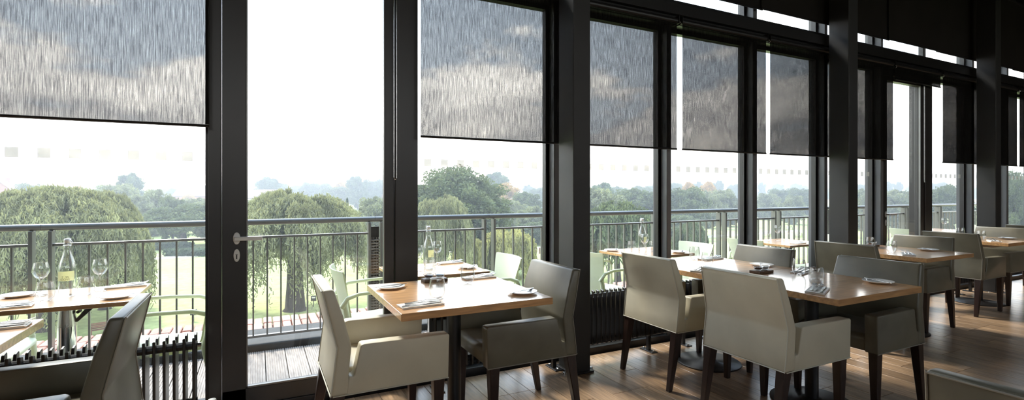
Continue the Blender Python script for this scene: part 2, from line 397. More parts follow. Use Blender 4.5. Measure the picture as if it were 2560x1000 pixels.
# ---- balcony doors
def door(idx, x0, x1, lab, sl=.125, sr=.062, jl=.065, jr=.155):
    e = empty('door_%d' % idx, (0, 0, 0), label=lab, cat='door', kind='structure')
    j = MB(); j.box(x0, x0+jl, YF, 3.55, .0, ZH+.02); j.box(x1-jr, x1, YF, 3.55, .0, ZH+.02); j.box(x0, x1, YF, 3.55, ZH-.07, ZH+.02)
    j.build('door_frame', 'frame_metal', e, bevel=.003, seg=1)
    a, b = x0+jl+.004, x1-jr-.004
    yl = YF+.012
    lf = MB(); lf.box(a, a+sl, yl, yl+.07, .03, ZH-.075); lf.box(b-sr, b, yl, yl+.07, .03, ZH-.075); lf.box(a, b, yl, yl+.07, .03, .145); lf.box(a, b, yl, yl+.07, ZH-.13, ZH-.075)
    leaf = lf.build('door_leaf', 'frame_metal', e, bevel=.003, seg=1)
    bd = MB(); g0, g1 = a+sl, b-sr
    bd.box(g0, g0+.007, yl+.002, yl+.02, .145, ZH-.13); bd.box(g1-.007, g1, yl+.002, yl+.02, .145, ZH-.13); bd.box(g0, g1, yl+.002, yl+.02, .145, .155)
    bd.build('glazing_bead', 'rail_metal', leaf)
    MB().box(g0, g1, yl+.03, yl+.036, .145, ZH-.13).build('pane', 'pane_glass', leaf)
    hx = a+sl*.60
    rs = MB(); rs.loft([[(hx+.019*math.cos(t)*1.0, yl-yy, 1.035+(.032 if math.sin(t) >= 0 else -.032)*0+.036*math.sin(t)) for t in [6.283*k/20 for k in range(20)]] for yy in (0, .010)])
    rs.build('handle_rose', 'handle_steel', leaf, bevel=.002)
    hd = MB().tube([(hx, yl-.008, 1.035), (hx, yl-.052, 1.035)], .010, 10); hd.box(hx-.012, hx+.135, yl-.062, yl-.046, 1.024, 1.047)
    hd.build('handle', 'handle_steel', leaf, bevel=.004)
    kp = MB(); kp.loft([[(hx+.017*math.cos(t), yl-yy, .935+.038*math.sin(t)) for t in [6.283*k/20 for k in range(20)]] for yy in (0, .008)])
    kk = kp.build('keyhole_plate', 'handle_steel', leaf, bevel=.002)
    MB().box(hx-.003, hx+.003, yl-.0095, yl-.008, .915, .938).lathe([(.0065, 0), (.0065, .001)], 10, (hx, yl-.0085, .94)).build('key_slot', 'rubber', leaf)
    return e
door(1, -.256, .974, 'dark framed glass balcony door with a steel lever handle')
door(2, 6.589, 7.70, 'far dark framed glass balcony door beyond the second column', sl=.075, sr=.075, jl=.02, jr=.17)

# ---- roller blinds
YBL = 3.30
def blind(x0, x1, lab, zb=1.682, zt=2.79, chain=True, group=None):
    e = empty('roller_blind', ((x0+x1)/2, YBL, zt), label=lab, cat='blind', group=group)
    hw = (x1-x0)/2; L = zb-zt
    MB().box(-hw, hw, -.001, .001, L, .0).build('cloth', 'blind_cloth', e)
    MB().tube([(-hw, 0, L-.004), (hw, 0, L-.004)], .008, 8).build('bottom_bar', 'black_metal', e)
    MB().tube([(-hw-.012, .012, .01), (hw+.012, .012, .01)], .026, 14).build('roller_tube', 'black_metal', e)
    for s in (-1, 1):
        b = MB(); b.box(s*(hw+.012)-.003, s*(hw+.012)+.003, -.02, .07, -.02, .05)
        b.build('bracket', 'black_metal', e)
    if chain:
        ch = MB().tube([(hw+.020, .01, .03), (hw+.020, -.024, -.01), (hw+.024, -.03, -.02), (hw+.020, -.02, -.035)], .005, 6)
        ch.build('drive_ring', 'steel', e)
    return e
blind(-1.66, -.245, 'wide sheer grey blind half lowered over the left window')
blind(.973, 2.086, 'sheer grey blind between the balcony door and nearest column')
blind(2.18, 3.264, 'sheer grey blind just right of the nearest column')
blind(3.33, 4.428, 'dark grey blind between the two bright slits')
blind(4.487, 5.54, 'dark grey blind just left of the second column')
blind(5.60, 6.655, 'dark blind just right of the second column')
blind(6.70, 7.74, 'rolled up dark blind above the far balcony door', zb=2.63)
blind(7.797, 8.821, 'dark blind just left of the third column')
blind(8.90, 9.915, 'dark blind just right of the third column')
blind(10.0, 11.1, 'dark blind at the far right edge')
names = ['nearest column', 'long table', 'second bright slit', 'second column', 'far balcony door', 'third column', 'far right edge', 'end wall']
for k, (a, b) in enumerate(((2.18, 3.28), (3.24, 4.40), (4.36, 5.54), (5.50, 6.61), (6.56, 7.72), (7.68, 8.82), (8.78, 9.87), (9.83, 11.9))):
    e = empty('clerestory_blind', ((a+b)/2, YBL+.018*(k % 2), 4.05), label='dark upper blind almost closed over the clerestory by the ' + names[k], cat='blind')
    hw = (b-a)/2
    MB().box(-hw, hw, -.003, .0, 3.085-4.05, 0).build('cloth', 'ceiling_paint', e)
    MB().tube([(-hw, 0, 3.08-4.05), (hw, 0, 3.08-4.05)], .007, 8).build('bottom_bar', 'black_metal', e)
    MB().tube([(-hw+.03, .01, .02), (hw-.03, .01, .02)], .026, 12).build('roller_tube', 'black_metal', e)
def chain(x, y, z0, z1, lab):
    mb = MB().tube([(x-.009, y, z1), (x-.009, y, z0+.012), (x-.006, y, z0+.003), (x, y, z0), (x+.006, y, z0+.003), (x+.009, y, z0+.012), (x+.009, y, z1)], .0022, 6)
    tag(mb.build('blind_chain', 'steel'), lab, 'chain')
chain(.815, YF-.02, 1.39, 2.78, 'thin blind cord hanging beside the balcony door')
chain(7.45, YF-.03, 1.42, 2.78, 'looped blind cord hanging beside the far balcony door')

# ---- radiators
RP = .0435
fin = MB(); fin.prism([(-.058, .012), (-.03, .0), (.03, .0), (.058, .012), (.066, .40), (.030, .392), (.022, .362), (-.022, .362), (-.030, .392), (-.066, .40)], -.0065, .0065)
for vi in range(len(fin.v)): a, b, c_ = fin.v[vi]; fin.v[vi] = (b, a, c_)
FIN = fin.mesh('fin', 'radiator', .003, 1)
RB = .135
def radiator(x0, x1, lab, legs, valve=False, y=3.215):
    e = empty('radiator', (x0, y, 0), label=lab, cat='radiator', group=None)
    L = x1-x0; nf = int(L/RP)
    for k in range(nf+1): place('fin', FIN, e, (k*RP, 0, RB))
    mb = MB().tube([(-.012, 0, RB+.345), (nf*RP+.012, 0, RB+.345)], .022, 10); mb.build('top_pipe', 'radiator', e)
    MB().tube([(-.012, 0, RB+.04), (nf*RP+.012, 0, RB+.04)], .022, 10).build('bottom_pipe', 'radiator', e)
    MB().tube([(nf*RP+.012, 0, RB+.345), (nf*RP+.03, 0, RB+.345)], .012, 6).build('end_plug', 'steel', e)
    for lx in legs:
        lg = MB(); lg.box(lx-x0-.014, lx-x0+.014, -.014, .014, .008, RB+.06); lg.build('leg', 'radiator', e)
        fp = MB().box(lx-x0-.03, lx-x0+.03, -.075, .075, 0, .008).build('foot_plate', 'radiator', e, bevel=.002)
        for s in (-1, 1): MB().lathe([(.009, 0), (.009, .007), (.004, .010)], 8, (lx-x0, s*.058, .008)).build('bolt', 'steel', fp)
    if valve:
        v = MB().lathe([(.018, 0), (.024, .012), (.024, .03), (.021, .075), (.019, .082), (.006, .085)], 16, (L+.075, .0, .09)); vo = v.build('valve_head', 'plastic_white', e, smooth=True)
        MB().tube([(L+.075, 0, .0), (L+.075, 0, .092)], .009, 8).build('valve_pipe', 'steel', e)
        MB().box(L+.055, L+.062, -.028, -.022, .118, .128).build('valve_mark', 'rubber', e)
    return e
radiator(-1.48, -.30, 'black finned radiator in front of the left window', (-1.4, -.62), valve=True)
radiator(1.03, 1.98, 'black finned radiator behind the nearest square table', (1.03+.03, 1.96))
radiator(2.22, 3.40, 'black finned radiator behind the far cream chair', (2.87, 3.25))
radiator(3.52, 5.15, 'black finned radiator behind the long table', (3.55, 4.9))
radiator(5.65, 6.75, 'black finned radiator right of the second column', (5.8, 6.6))
radiator(7.85, 8.4, 'black finned radiator left of the third column', (7.95, 8.3))

# ================================================================== INDOOR FURNITURE
def make_chair(lm='leather', pm_='piping'):
    r = empty('armchair')
    prof = [(.383, -.277, -.185, .268), (.47, -.266, -.200, .270), (.60, -.250, -.186, .268), (.74, -.283, -.222, .260), (.864, -.312, -.262, .250)]
    mb = MB(); mb.loft([[(xr, -hw, z), (xf, -hw, z), (xf, hw, z), (xr, hw, z)] for z, xr, xf, hw in prof])
    bk = mb.build('backrest', lm, r, bevel=.012, seg=3, smooth=True)
    sm = MB()
    for s in (-1, 1): sm.tube([(xr-.001, s*(hw-.004), z) for z, xr, xf, hw in prof], .0028, 6)
    sm.tube([(-.314, -.246, .858), (-.314, .246, .858)], .0028, 6); sm.tube([(-.279, -.266, .386), (-.279, .266, .386)], .003, 6)
    sm.build('piping', pm_, bk)
    arm = [(-.19, .383), (.278, .383), (.284, .595), (.276, .602), (-.134, .606), (-.147, .600), (-.174, .472), (-.182, .464), (-.20, .466), (-.21, .383)]
    for s in (-1, 1):
        a = MB().prism(arm, s*.270, s*.200).build('armrest', lm, r, bevel=.007, seg=2, smooth=True)
        MB().tube([(-.27, s*.271, .385), (.279, s*.271, .385)], .003, 6).build('piping', pm_, a)
    MB().loft([[(-.20, -.203, .385), (.268, -.203, .385), (.268, .203, .385), (-.20, .203, .385)], [(-.20, -.203, .455), (.272, -.203, .455), (.272, .203, .455), (-.20, .203, .455)], [(-.19, -.185, .482), (.25, -.185, .482), (.25, .185, .482), (-.19, .185, .482)]]).build('seat', lm, r, bevel=.010, seg=3, smooth=True)
    for s in (-1, 1):
        MB().loft([[(.215-.0, s*.235-.016, 0), (.247, s*.235-.016, 0), (.247, s*.235+.016, 0), (.215, s*.235+.016, 0)], [(.205, s*.235-.026, .386), (.262, s*.235-.026, .386), (.262, s*.235+.026, .386), (.205, s*.235+.026, .386)]]).build('leg', 'leg_wood', r, bevel=.003, seg=1)
        MB().loft([[(-.325, s*.235-.016, 0), (-.295, s*.235-.016, 0), (-.295, s*.235+.016, 0), (-.325, s*.235+.016, 0)], [(-.272, s*.235-.026, .386), (-.212, s*.235-.026, .386), (-.212, s*.235+.026, .386), (-.272, s*.235+.026, .386)]]).build('leg', 'leg_wood', r, bevel=.003, seg=1)
    return r
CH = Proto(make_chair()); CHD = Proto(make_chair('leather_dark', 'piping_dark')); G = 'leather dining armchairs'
PI = math.pi
CHAIRS = [  # prototype, x, y, facing, depth scale, label
 (CH, .570, 2.665, 0, 1, 'cream leather armchair nearest the balcony door, left of the square table'),
 (CH, 2.715, 2.735, 0, 1, 'cream leather armchair seen from behind, nearer the window at the long table'),
 (CH, 2.675, 1.945, 0, 1, 'large cream leather armchair seen from behind at the near end of the long table'),
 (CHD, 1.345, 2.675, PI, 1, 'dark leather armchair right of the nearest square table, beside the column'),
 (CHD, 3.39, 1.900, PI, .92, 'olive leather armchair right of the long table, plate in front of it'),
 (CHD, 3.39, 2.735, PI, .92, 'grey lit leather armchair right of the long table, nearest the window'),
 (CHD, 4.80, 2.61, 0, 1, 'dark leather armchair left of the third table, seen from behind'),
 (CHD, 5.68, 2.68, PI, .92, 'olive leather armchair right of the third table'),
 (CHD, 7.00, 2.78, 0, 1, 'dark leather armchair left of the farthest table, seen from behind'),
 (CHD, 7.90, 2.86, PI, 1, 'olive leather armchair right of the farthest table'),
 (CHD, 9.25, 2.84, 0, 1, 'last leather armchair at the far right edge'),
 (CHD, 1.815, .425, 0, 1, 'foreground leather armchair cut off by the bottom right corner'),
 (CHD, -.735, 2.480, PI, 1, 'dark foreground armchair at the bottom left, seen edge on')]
for pr_, x, y, a, sx_, lab in CHAIRS: pr_.put((x, y, 0), a, lab, 'chair', G, (sx_, 1, 1))

TZ = .75
def make_table():
    r = empty('dining_table'); hw = .405
    MB().box(-hw, hw, -hw, hw, TZ-.036, TZ).build('tabletop', 'oak', r, bevel=.003)
    MB().loft([[(-.20, -.20, TZ-.075), (.20, -.20, TZ-.075), (.20, .20, TZ-.075), (-.20, .20, TZ-.075)], [(-.34, -.34, TZ-.036), (.34, -.34, TZ-.036), (.34, .34, TZ-.036), (-.34, .34, TZ-.036)]]).build('underframe', 'oak', r)
    MB().tube([(0, 0, .012), (0, 0, TZ-.06)], .038, 20).build('pedestal', 'black_metal', r, smooth=True)
    MB().lathe([(.235, 0), (.235, .008), (.225, .013), (.06, .020), (.05, .03)], 40).build('base_disc', 'black_metal', r, smooth=True)
    return r
TB = Proto(make_table())
for x, y, lab in ((.99, 2.70, 'square oak pedestal table nearest the balcony door'), (3.09, 1.985, 'near half of the long oak table with the plate on its corner'), (3.09, 2.797, 'window half of the long oak table'), (5.375, 2.618, 'third oak table beyond the long table'), (7.58, 2.86, 'farthest oak table at the right edge'), (-1.25, 2.52, 'oak table corner cut off at the bottom left')):
    TB.put((x, y, 0), 0, lab, 'table', 'square oak dining tables')

# ---- tableware
def rot(pts, a): return pts
def make_tumbler(hh=.108, r=.043):
    o = [(.006, .004), (.020, .001), (.027, .003), (.038, .022), (r, .048), (r-.002, .075), (r-.008, hh)]
    i = [(r-.0092, hh), (r-.0036, .075), (r-.0017, .048), (.0362, .023), (.026, .010), (.006, .009)]
    return MB().lathe(o + i, 28).mesh('tumbler', 'table_glass', smooth=True)
TUM = make_tumbler()
def make_wine():
    o = [(.034, .0), (.033, .003), (.008, .006), (.0045, .015), (.004, .085), (.010, .098), (.028, .112), (.040, .138), (.038, .165), (.031, .195)]
    i = [(.0298, .195), (.0368, .165), (.0388, .138), (.027, .114), (.006, .102)]
    return MB().lathe(o + i, 28).mesh('wine_glass', 'table_glass', smooth=True)
WINE = make_wine()
PLATE = MB().lathe([(.001, .004), (.045, .004), (.048, .001), (.052, .002), (.082, .012), (.083, .0145), (.080, .015), (.052, .007), (.001, .0065)], 36).mesh('plate', 'ceramic', smooth=True)
def knife_mesh(L=.205):
    mb = MB(); mb.loft([[(x, -w*.5, z-.0012), (x, w*.5, z-.0012), (x, w*.5, z+.0012), (x, -w*.5, z+.0012)] for x, w, z in ((-L*.5, .010, .003), (-L*.45, .013, .003), (-.02, .010, .0035), (0, .009, .0035), (.015, .016, .003), (L*.38, .017, .003), (L*.48, .010, .003), (L*.5, .003, .003))])
    return mb.mesh('knife', 'steel', .0006, 1)
def fork_mesh(L=.195):
    mb = MB(); mb.loft([[(x, -w*.5, z-.0012), (x, w*.5, z-.0012), (x, w*.5, z+.0012), (x, -w*.5, z+.0012)] for x, w, z in ((-L*.5, .012, .003), (-L*.4, .013, .003), (-.03, .006, .006), (.02, .006, .010), (.035, .018, .009), (.05, .022, .007))])
    for k in range(4):
        y = -.0095+k*.0063
        mb.loft([[(x, y-.0015, z-.001), (x, y+.0015, z-.001), (x, y+.0015, z+.001), (x, y-.0015, z+.001)] for x, z in ((.048, .007), (.075, .007), (L*.5, .014))])
    return mb.mesh('fork', 'steel')
KNIFE, FORK = knife_mesh(), fork_mesh()
def napkin_mesh():
    mb = MB(); n = 9
    for lay, (z, dx) in enumerate(((0, 0), (.0032, .004), (.0064, -.003))):
        top = [[(-.105+.21*i/n+dx, y, z+.0050+.0012*math.sin(i*1.3+lay+y*30)) for y in (-.046, .0, .046)] for i in range(n+1)]
        rings = []
        for i in range(n+1):
            x = -.105+.21*i/n+dx; wv = .0010*math.sin(i*1.2+lay)
            rings.append([(x, -.046, z), (x, .046, z), (x, .046, z+.003+wv*.5), (x, 0, z+.0035+wv*.5), (x, -.046, z+.003-wv*.5)])
        mb.loft(rings)
    return mb.mesh('napkin', 'linen')
NAP = napkin_mesh()
def put(name, me, loc, rz, lab, cat, grp=None): return tag(place(name, me, None, loc, rz), lab, cat, grp)
def setting(x, y, z, rz, where, flip=1):
    """folded napkin with a knife and forks laid along it"""
    put('napkin', NAP, (x, y, z), rz, 'folded pale napkin ' + where, 'napkin', 'folded napkins')
    c, s = math.cos(rz), math.sin(rz)
    for k, (me, nm, dx, dy, a, tw) in enumerate(((KNIFE, 'knife', -.005, -.026, .03, 'steel knife'), (FORK, 'fork', .018, -.002, -.05, 'middle steel fork'), (FORK, 'fork', .022, .026, .04, 'outer steel fork'))):
        put(nm, me, (x+c*dx-s*dy, y+s*dx+c*dy, z+.0105), rz+a, tw + ' on the napkin ' + where, nm, 'table cutlery')
def plate(x, y, z, rz, where):
    put('side_plate', PLATE, (x, y, z), 0, 'round white side plate ' + where, 'plate', 'side plates')
    put('butter_knife', KNIFE, (x, y, z+.0128), rz, 'small knife across the plate ' + where, 'knife', 'butter knives')
def tumbler(x, y, z, where, me=None): put('tumbler', TUM, (x, y, z), 0, 'clear stemless tumbler ' + where, 'glass', 'clear tumblers')
def tray(x, y, z, rz, where):
    t = empty('condiment_tray', (x, y, z), rz, 'small dark wooden tray ' + where, 'tray', 'condiment trays')
    b = MB(); b.box(-.075, .075, -.042, .042, 0, .018); b.build('tray_board', 'tray_wood', t, bevel=.003)
    for k, s in enumerate((-1, 1)):
        bl = empty('condiment_bowl', (x+s*.037*math.cos(rz), y+s*.037*math.sin(rz), z+.018), 0, '%s glass bowl on the tray %s' % (('left', 'right')[k], where), 'bowl', 'condiment bowls')
        MB().lathe([(.012, 0), (.022, .006), (.032, .024), (.033, .030), (.031, .030), (.030, .024), (.020, .008), (.002, .005)], 20).build('bowl_shell', 'table_glass', bl, smooth=True)
        MB().lathe([(.002, .0055), (.0195, .009), (.027, .019), (.018, .0235), (.002, .025)], 16).build('relish', 'relish' if k == 0 else 'plastic_white', bl, smooth=True)
# positions measured on the table tops
T1 = 'on the nearest square table'
plate(.685, 2.935, TZ, R(10), 'at the left corner ' + T1); plate(1.30, 2.465, TZ, R(22), 'at the right corner ' + T1)
setting(.715, 2.425, TZ, R(4), 'at the near corner ' + T1); setting(1.275, 3.02, TZ, R(3), 'at the window side ' + T1)
tumbler(.835, 2.535, TZ, 'beside the near napkin ' + T1); tumbler(1.14, 2.875, TZ, 'beside the window napkin ' + T1)
tray(.985, 3.045, TZ, R(0), 'at the window edge ' + T1)
T2 = 'on the long table'
setting(2.815, 1.775, TZ, R(24), 'at the near end ' + T2); tumbler(2.965, 1.875, TZ, 'above the near fork ' + T2)
plate(3.395, 1.765, TZ, R(70), 'at the near right corner ' + T2)
setting(3.375, 2.235, TZ, R(18), 'in the middle right ' + T2); tumbler(3.235, 2.165, TZ, 'in the middle right ' + T2)
tray(3.10, 2.345, TZ, R(4), 'at the joint in the middle ' + T2)
plate(3.385, 2.56, TZ, R(40), 'beside the condiment tray ' + T2)
setting(2.80, 2.60, TZ, R(28), 'before the far cream chair ' + T2); tumbler(2.985, 2.71, TZ, 'before the far cream chair ' + T2)
setting(3.33, 2.99, TZ, R(5), 'near the window end ' + T2); tumbler(3.19, 3.03, TZ, 'near the window end ' + T2)
T3 = 'on the third table'
plate(5.66, 2.51, TZ, R(50), 'at the right side ' + T3); setting(5.12, 2.42, TZ, R(30), 'at the near side ' + T3)
tumbler(5.17, 2.575, TZ, 'beside the napkin ' + T3); tumbler(5.40, 2.88, TZ, 'at the window side ' + T3); tray(5.55, 2.95, TZ, 0, 'at the window edge ' + T3)
T4 = 'on the farthest table'
plate(7.86, 2.70, TZ, R(50), 'at the right side ' + T4); setting(7.33, 2.63, TZ, R(30), 'at the near side ' + T4)
tumbler(7.42, 2.775, TZ, 'beside the napkin ' + T4); tumbler(7.75, 3.10, TZ, 'at the window side ' + T4)
setting(-.965, 2.80, TZ, R(4), 'on the table corner at the bottom left')

# ================================================================== BALCONY
ZD = -.05
YR = 4.87
dk = MB().box(-6, 14, 3.62, 4.82, -.35, ZD-.028).build('balcony_slab', 'kerb'); tag(dk, 'dark slab under the grooved balcony boards', 'balcony', kind='structure')
def deck_board(L=1.17, ww=.145):
    poly = [(0, -.026)]; n = 9; p = ww/n
    top = []
    for k in range(n):
        a = k*p; top += [(a+.0005 if k else 0, 0), (a+p*.58, 0), (a+p*.66, -.004), (a+p*.94, -.004)]
    top[-1] = (ww, 0); top = top[:-2] + [(ww, 0)]
    poly = [(0, -.026)] + top + [(ww, -.026)]
    return MB().prism(poly, 0, L).mesh('deck_board', 'deck_wood')
DB = deck_board()
x = -4.2
while x < 11.0: place('deck_board', DB, dk, (x, 3.635, ZD)); x += .152
kb = MB().box(-6, 14, 4.82, 5.37, -.5, ZD+.055).build('trim_40', 'kerb', bevel=.01); tag(kb, 'dark kerb along the foot of the balcony railing', 'kerb', kind='structure')
# brick coping beyond the railing
cop = MB().box(-7, 14, 5.37, 5.86, -5.2, -.008-.07).build('wall_balcony', 'mortar'); tag(cop, 'brick parapet coping just outside the balcony railing', 'wall', kind='structure')
BR = [MB().box(0, .076, 0, .232, -.075, 0).mesh('brick', 'brick', .006, 1), MB().box(0, .074, 0, .229, -.075, -.003).mesh('brick', 'brick', .008, 1)]
x = -6.4; k = 0
while x < 5.2:
    for r_ in range(2): place('brick', BR[(k+r_) % 2], cop, (x+rnd.uniform(-.002, .002), 5.378+r_*.242, rnd.uniform(-.003, .003)))
    x += .086; k += 1
mb = MB()
while x < 13.5:
    for r_ in range(2): mb.box(x, x+.076, 5.378+r_*.242, 5.61+r_*.242, -.075, 0)
    x += .086
mb.build('far_bricks', 'brick', cop)['kind'] = 'stuff'
# railing bays between pairs of flat posts
PAIRS = [-5.0, -3.8, -2.61, -1.42, -.20, .99, 2.17, 3.33, 4.48, 5.63, 6.76, 7.90, 9.05, 10.2, 11.35, 12.5, 13.6]
where = ['far off the left edge', 'off the left edge', 'at the left edge', 'behind the left outdoor table', 'seen through the balcony door', 'behind the nearest indoor table', 'behind the nearest column', 'right of the nearest column', 'behind the long table', 'left of the far outdoor table', 'behind the far outdoor table', 'behind the second column', 'seen through the far balcony door', 'left of the third column', 'at the far right', 'beyond the far right']
BAL = MB().box(-.006, .006, -.012, .012, .07, .915).mesh('baluster', 'rail_metal')
POST = MB().box(-.012, .012, -.035, .035, .0, 1.02).mesh('post', 'rail_metal', .002, 1)
for k in range(len(PAIRS)-1):
    a, b = PAIRS[k]+.055, PAIRS[k+1]-.055
    e = empty('balcony_railing', ((a+b)/2, YR, 0), label='grey metal balcony railing bay ' + where[k], cat='railing', group='railing bays')
    hl = (b-a)/2
    MB().tube([(-hl-.054, 0, 1.045), (hl+.054, 0, 1.045)], .025, 12).build('handrail', 'rail_metal', e, smooth=True)
    MB().box(-hl, hl, -.02, .02, .905, .925).build('middle_rail', 'rail_metal', e, bevel=.004)
    MB().box(-hl, hl, -.02, .02, .055, .075).build('bottom_rail', 'rail_metal', e, bevel=.003)
    for s in (-1, 1): place('post', POST, e, (s*hl, 0, 0))
    nb = max(2, round((b-a)/.112)-1)
    for q in range(nb): place('baluster', BAL, e, (-hl+(q+1)*2*hl/(nb+1), 0, 0))
# woven screen strip in one gap between posts
wk = empty('woven_screen', (.99, YR, 0.005), label='dark woven wicker strip standing between two railing posts', cat='screen')
MB().box(-.036, .036, -.008, .008, .0, .97).build('backing', 'kerb', wk)
for s in (-1, 1):
    for q in range(2): MB().tube([(s*.03*(.45+.55*q), -.012, .0), (s*.03*(.45+.55*q), -.012, .87)], .004, 6).build('stake', 'wicker', wk)
strip = MB().tube([(-.037, -.012, 0), (-.02, -.022, .002), (0, -.012, 0), (.02, -.022, -.002), (.037, -.012, 0)], .009, 6).mesh('weave_strip', 'wicker')
for q in range(32): place('weave_strip', strip, wk, (0, 0, .02+q*.0265), rot=(0, 0, PI if q % 2 else 0) if False else None, scale=(1 if q % 2 == 0 else -1, 1, 1))

# ---- outdoor furniture
def make_ochair():
    r = empty('garden_chair'); h0 = .43
    rows = [(.425, -.20, .195, .03), (.47, -.222, .190, .03), (.56, -.240, .185, .035), (.66, -.262, .205, .04), (.74, -.283, .228, .045), (.795, -.300, .240, .05), (.81, -.305, .236, .05)]
    N = 8; th = .010; rings = []
    for z, xb, hw, cv in rows:
        f_ = [(xb+cv*((2*i/N-1)**2), hw*(2*i/N-1), z) for i in range(N+1)]; b_ = [(x-th, y, zz) for x, y, zz in f_[::-1]]
        rings.append(f_ + b_)
    MB().loft(rings).build('backrest', 'plastic_green', r, smooth=True)
    srows = [(-.215, .20, .424), (-.10, .215, .415), (.08, .235, .418), (.20, .242, .425), (.235, .240, .418), (.245, .236, .405)]
    MB().loft([[(x, -hw, z+.006), (x, -hw*.5, z-.004), (x, 0, z-.007), (x, hw*.5, z-.004), (x, hw, z+.006), (x, hw, z-.012), (x, 0, z-.022), (x, -hw, z-.012)] for x, hw, z in srows]).build('seat', 'plastic_green', r, smooth=True)
    for s in (-1, 1):
        MB().tube([(-.262, s*.205, .56), (-.225, s*.225, .625), (-.15, s*.245, .652), (.02, s*.262, .660), (.16, s*.268, .660), (.205, s*.268, .650), (.222, s*.266, .615), (.215, s*.258, .43)], [.018, .016, .013, .012, .012, .012, .012, .015], 8).build('armrest', 'plastic_green', r, smooth=True)
        MB().tube([(.215, s*.258, .44), (.235, s*.262, .20), (.25, s*.268, .0)], [.018, .016, .013], 8).build('leg', 'plastic_green', r, smooth=True)
        MB().tube([(-.245, s*.192, .58), (-.215, s*.205, .42), (-.255, s*.225, .20), (-.29, s*.235, .0)], [.016, .022, .017, .013], 8).build('leg', 'plastic_green', r, smooth=True)
    return r
OC = Proto(make_ochair()); GO = 'pale green plastic garden armchairs'
for x, y, a, lab in ((-.50, 3.76, PI, 'pale green plastic armchair left of the balcony door, right of its table'), (-1.51, 4.02, 0, 'pale plastic chair half hidden under the left outdoor table'),
    (.775, 3.83, 0, 'pale green plastic armchair seen through the balcony door'), (1.665, 3.90, PI, 'pale green plastic armchair left of the nearest column, behind the lit chair'),
    (2.97, 3.86, 0, 'pale green plastic armchair just right of the nearest column'), (3.92, 3.95, PI, 'pale green plastic armchair behind the long table glasses'),
    (5.24, 3.99, 0, 'pale green plastic armchair left of the small far outdoor table'), (6.20, 3.93, PI, 'pale green plastic armchair right of the small far outdoor table'),
    (8.70, 4.0, 0, 'wide pale green chair back seen through the far balcony door'), (10.15, 4.0, PI, 'pale green plastic chair right of the farthest outdoor table')):
    OC.put((x, y, ZD), a, lab, 'chair', GO)
OZ = .70
def make_otable():
    r = empty('outdoor_table'); H = OZ-ZD
    MB().box(-.355, .355, -.305, .305, H-.026, H).build('tabletop', 'oak', r, bevel=.004)
    MB().tube([(0, 0, .01), (0, 0, H-.16)], .045, 20).build('pedestal', 'chrome', r, smooth=True)
    MB().tube([(0, 0, H-.17), (0, 0, H-.03)], [.046, .034], 16).build('collar', 'steel', r, smooth=True)
    MB().lathe([(.22, 0), (.22, .010), (.06, .018)], 30).build('base_disc', 'steel', r, smooth=True)
    MB().prism([(.03, H-.145), (.05, H-.150), (.155, H-.045), (.16, H-.027), (.12, H-.027), (.06, H-.11)], -.012, .012).build('tilt_bracket', 'black_metal', r, bevel=.003)
    MB().tube([(.055, -.024, H-.09), (.055, .024, H-.09)], .009, 10).build('bolt', 'rubber', r)
    return r
OT = Proto(make_otable())
OTS = [(-.99, 3.78, 'outdoor wooden table with bottle and wine glasses at the left'), (1.23, 3.84, 'outdoor wooden table behind the nearest indoor table'), (3.50, 3.96, 'outdoor wooden table right of the nearest column'), (5.68, 3.97, 'small far outdoor table left of the second column'), (9.55, 4.0, 'farthest outdoor table beyond the far balcony door')]
for x, y, lab in OTS: OT.put((x, y, ZD), 0, lab, 'table', 'outdoor wooden tables')
def make_bottle():
    r = empty('water_bottle')
    o = [(.003, .002), (.036, .0), (.041, .005), (.042, .02), (.042, .155), (.040, .178), (.033, .205), (.022, .240), (.0165, .268), (.0150, .300), (.018, .303), (.018, .312), (.0145, .314)]
    i = [(.0125, .313), (.0128, .270), (.0185, .241), (.030, .205), (.0375, .177), (.0395, .155), (.0395, .022), (.034, .008), (.003, .008)]
    MB().lathe(o+i, 28).build('glass_body', 'table_glass', r, smooth=True)
    MB().lathe([(.013, .310), (.0165, .318), (.0165, .332), (.012, .336), (.002, .337)], 16).build('stopper', 'ceramic', r, smooth=True)
    w_ = MB().tube([(0, .019, .302), (.010, .022, .312), (.012, .018, .335), (.0, .012, .339), (-.012, .018, .335), (-.010, .022, .312), (0, .019, .302)], .0014, 5)
    w_.tube([(.019*math.cos(t), .019*math.sin(t), .296) for t in [6.2832*k/16 for k in range(17)]], .0014, 5); w_.tube([(.019, 0, .296), (.024, -.004, .312), (.017, -.004, .328)], .0014, 5)
    w_.build('wire_clip', 'steel', r)
    lb = MB(); a0, a1 = R(-150), R(-30); n = 12
    lb.loft([[(.0424*math.cos(a0+(a1-a0)*k/n), .0424*math.sin(a0+(a1-a0)*k/n), z) for k in range(n+1)] for z in (.095, .150)], caps=False, closed=False)
    lb.build('paper_label', 'label_yellow', r)
    fc = bpy.data.curves.new('lettering', 'FONT'); fc.body = 'Z .9S\nS0OW'; fc.size = .016; fc.align_x = 'CENTER'; fc.align_y = 'CENTER'; fc.space_line = .85; fc.extrude = .0001
    fo = bpy.data.objects.new('t', fc); col.objects.link(fo); dg = bpy.context.evaluated_depsgraph_get()
    me = bpy.data.meshes.new_from_object(fo.evaluated_get(dg)); bpy.data.objects.remove(fo)
    me.materials.clear(); me.materials.append(M['label_ink'])
    for v in me.vertices:
        x_, y_, z_ = v.co; t = R(-90) + x_/.0424
        v.co = (.0432*math.cos(t), .0432*math.sin(t), .110+y_)
    me.name = 'lettering'
    place('lettering', me, r)
    return r
BT = Proto(make_bottle())
def wine(x, y, where): put('wine_glass', WINE, (x, y, OZ), 0, 'stemmed wine glass ' + where, 'glass', 'outdoor wine glasses')
O1, O2, O3, O4 = 'on the left outdoor table', 'on the second outdoor table', 'on the third outdoor table', 'on the small far outdoor table'
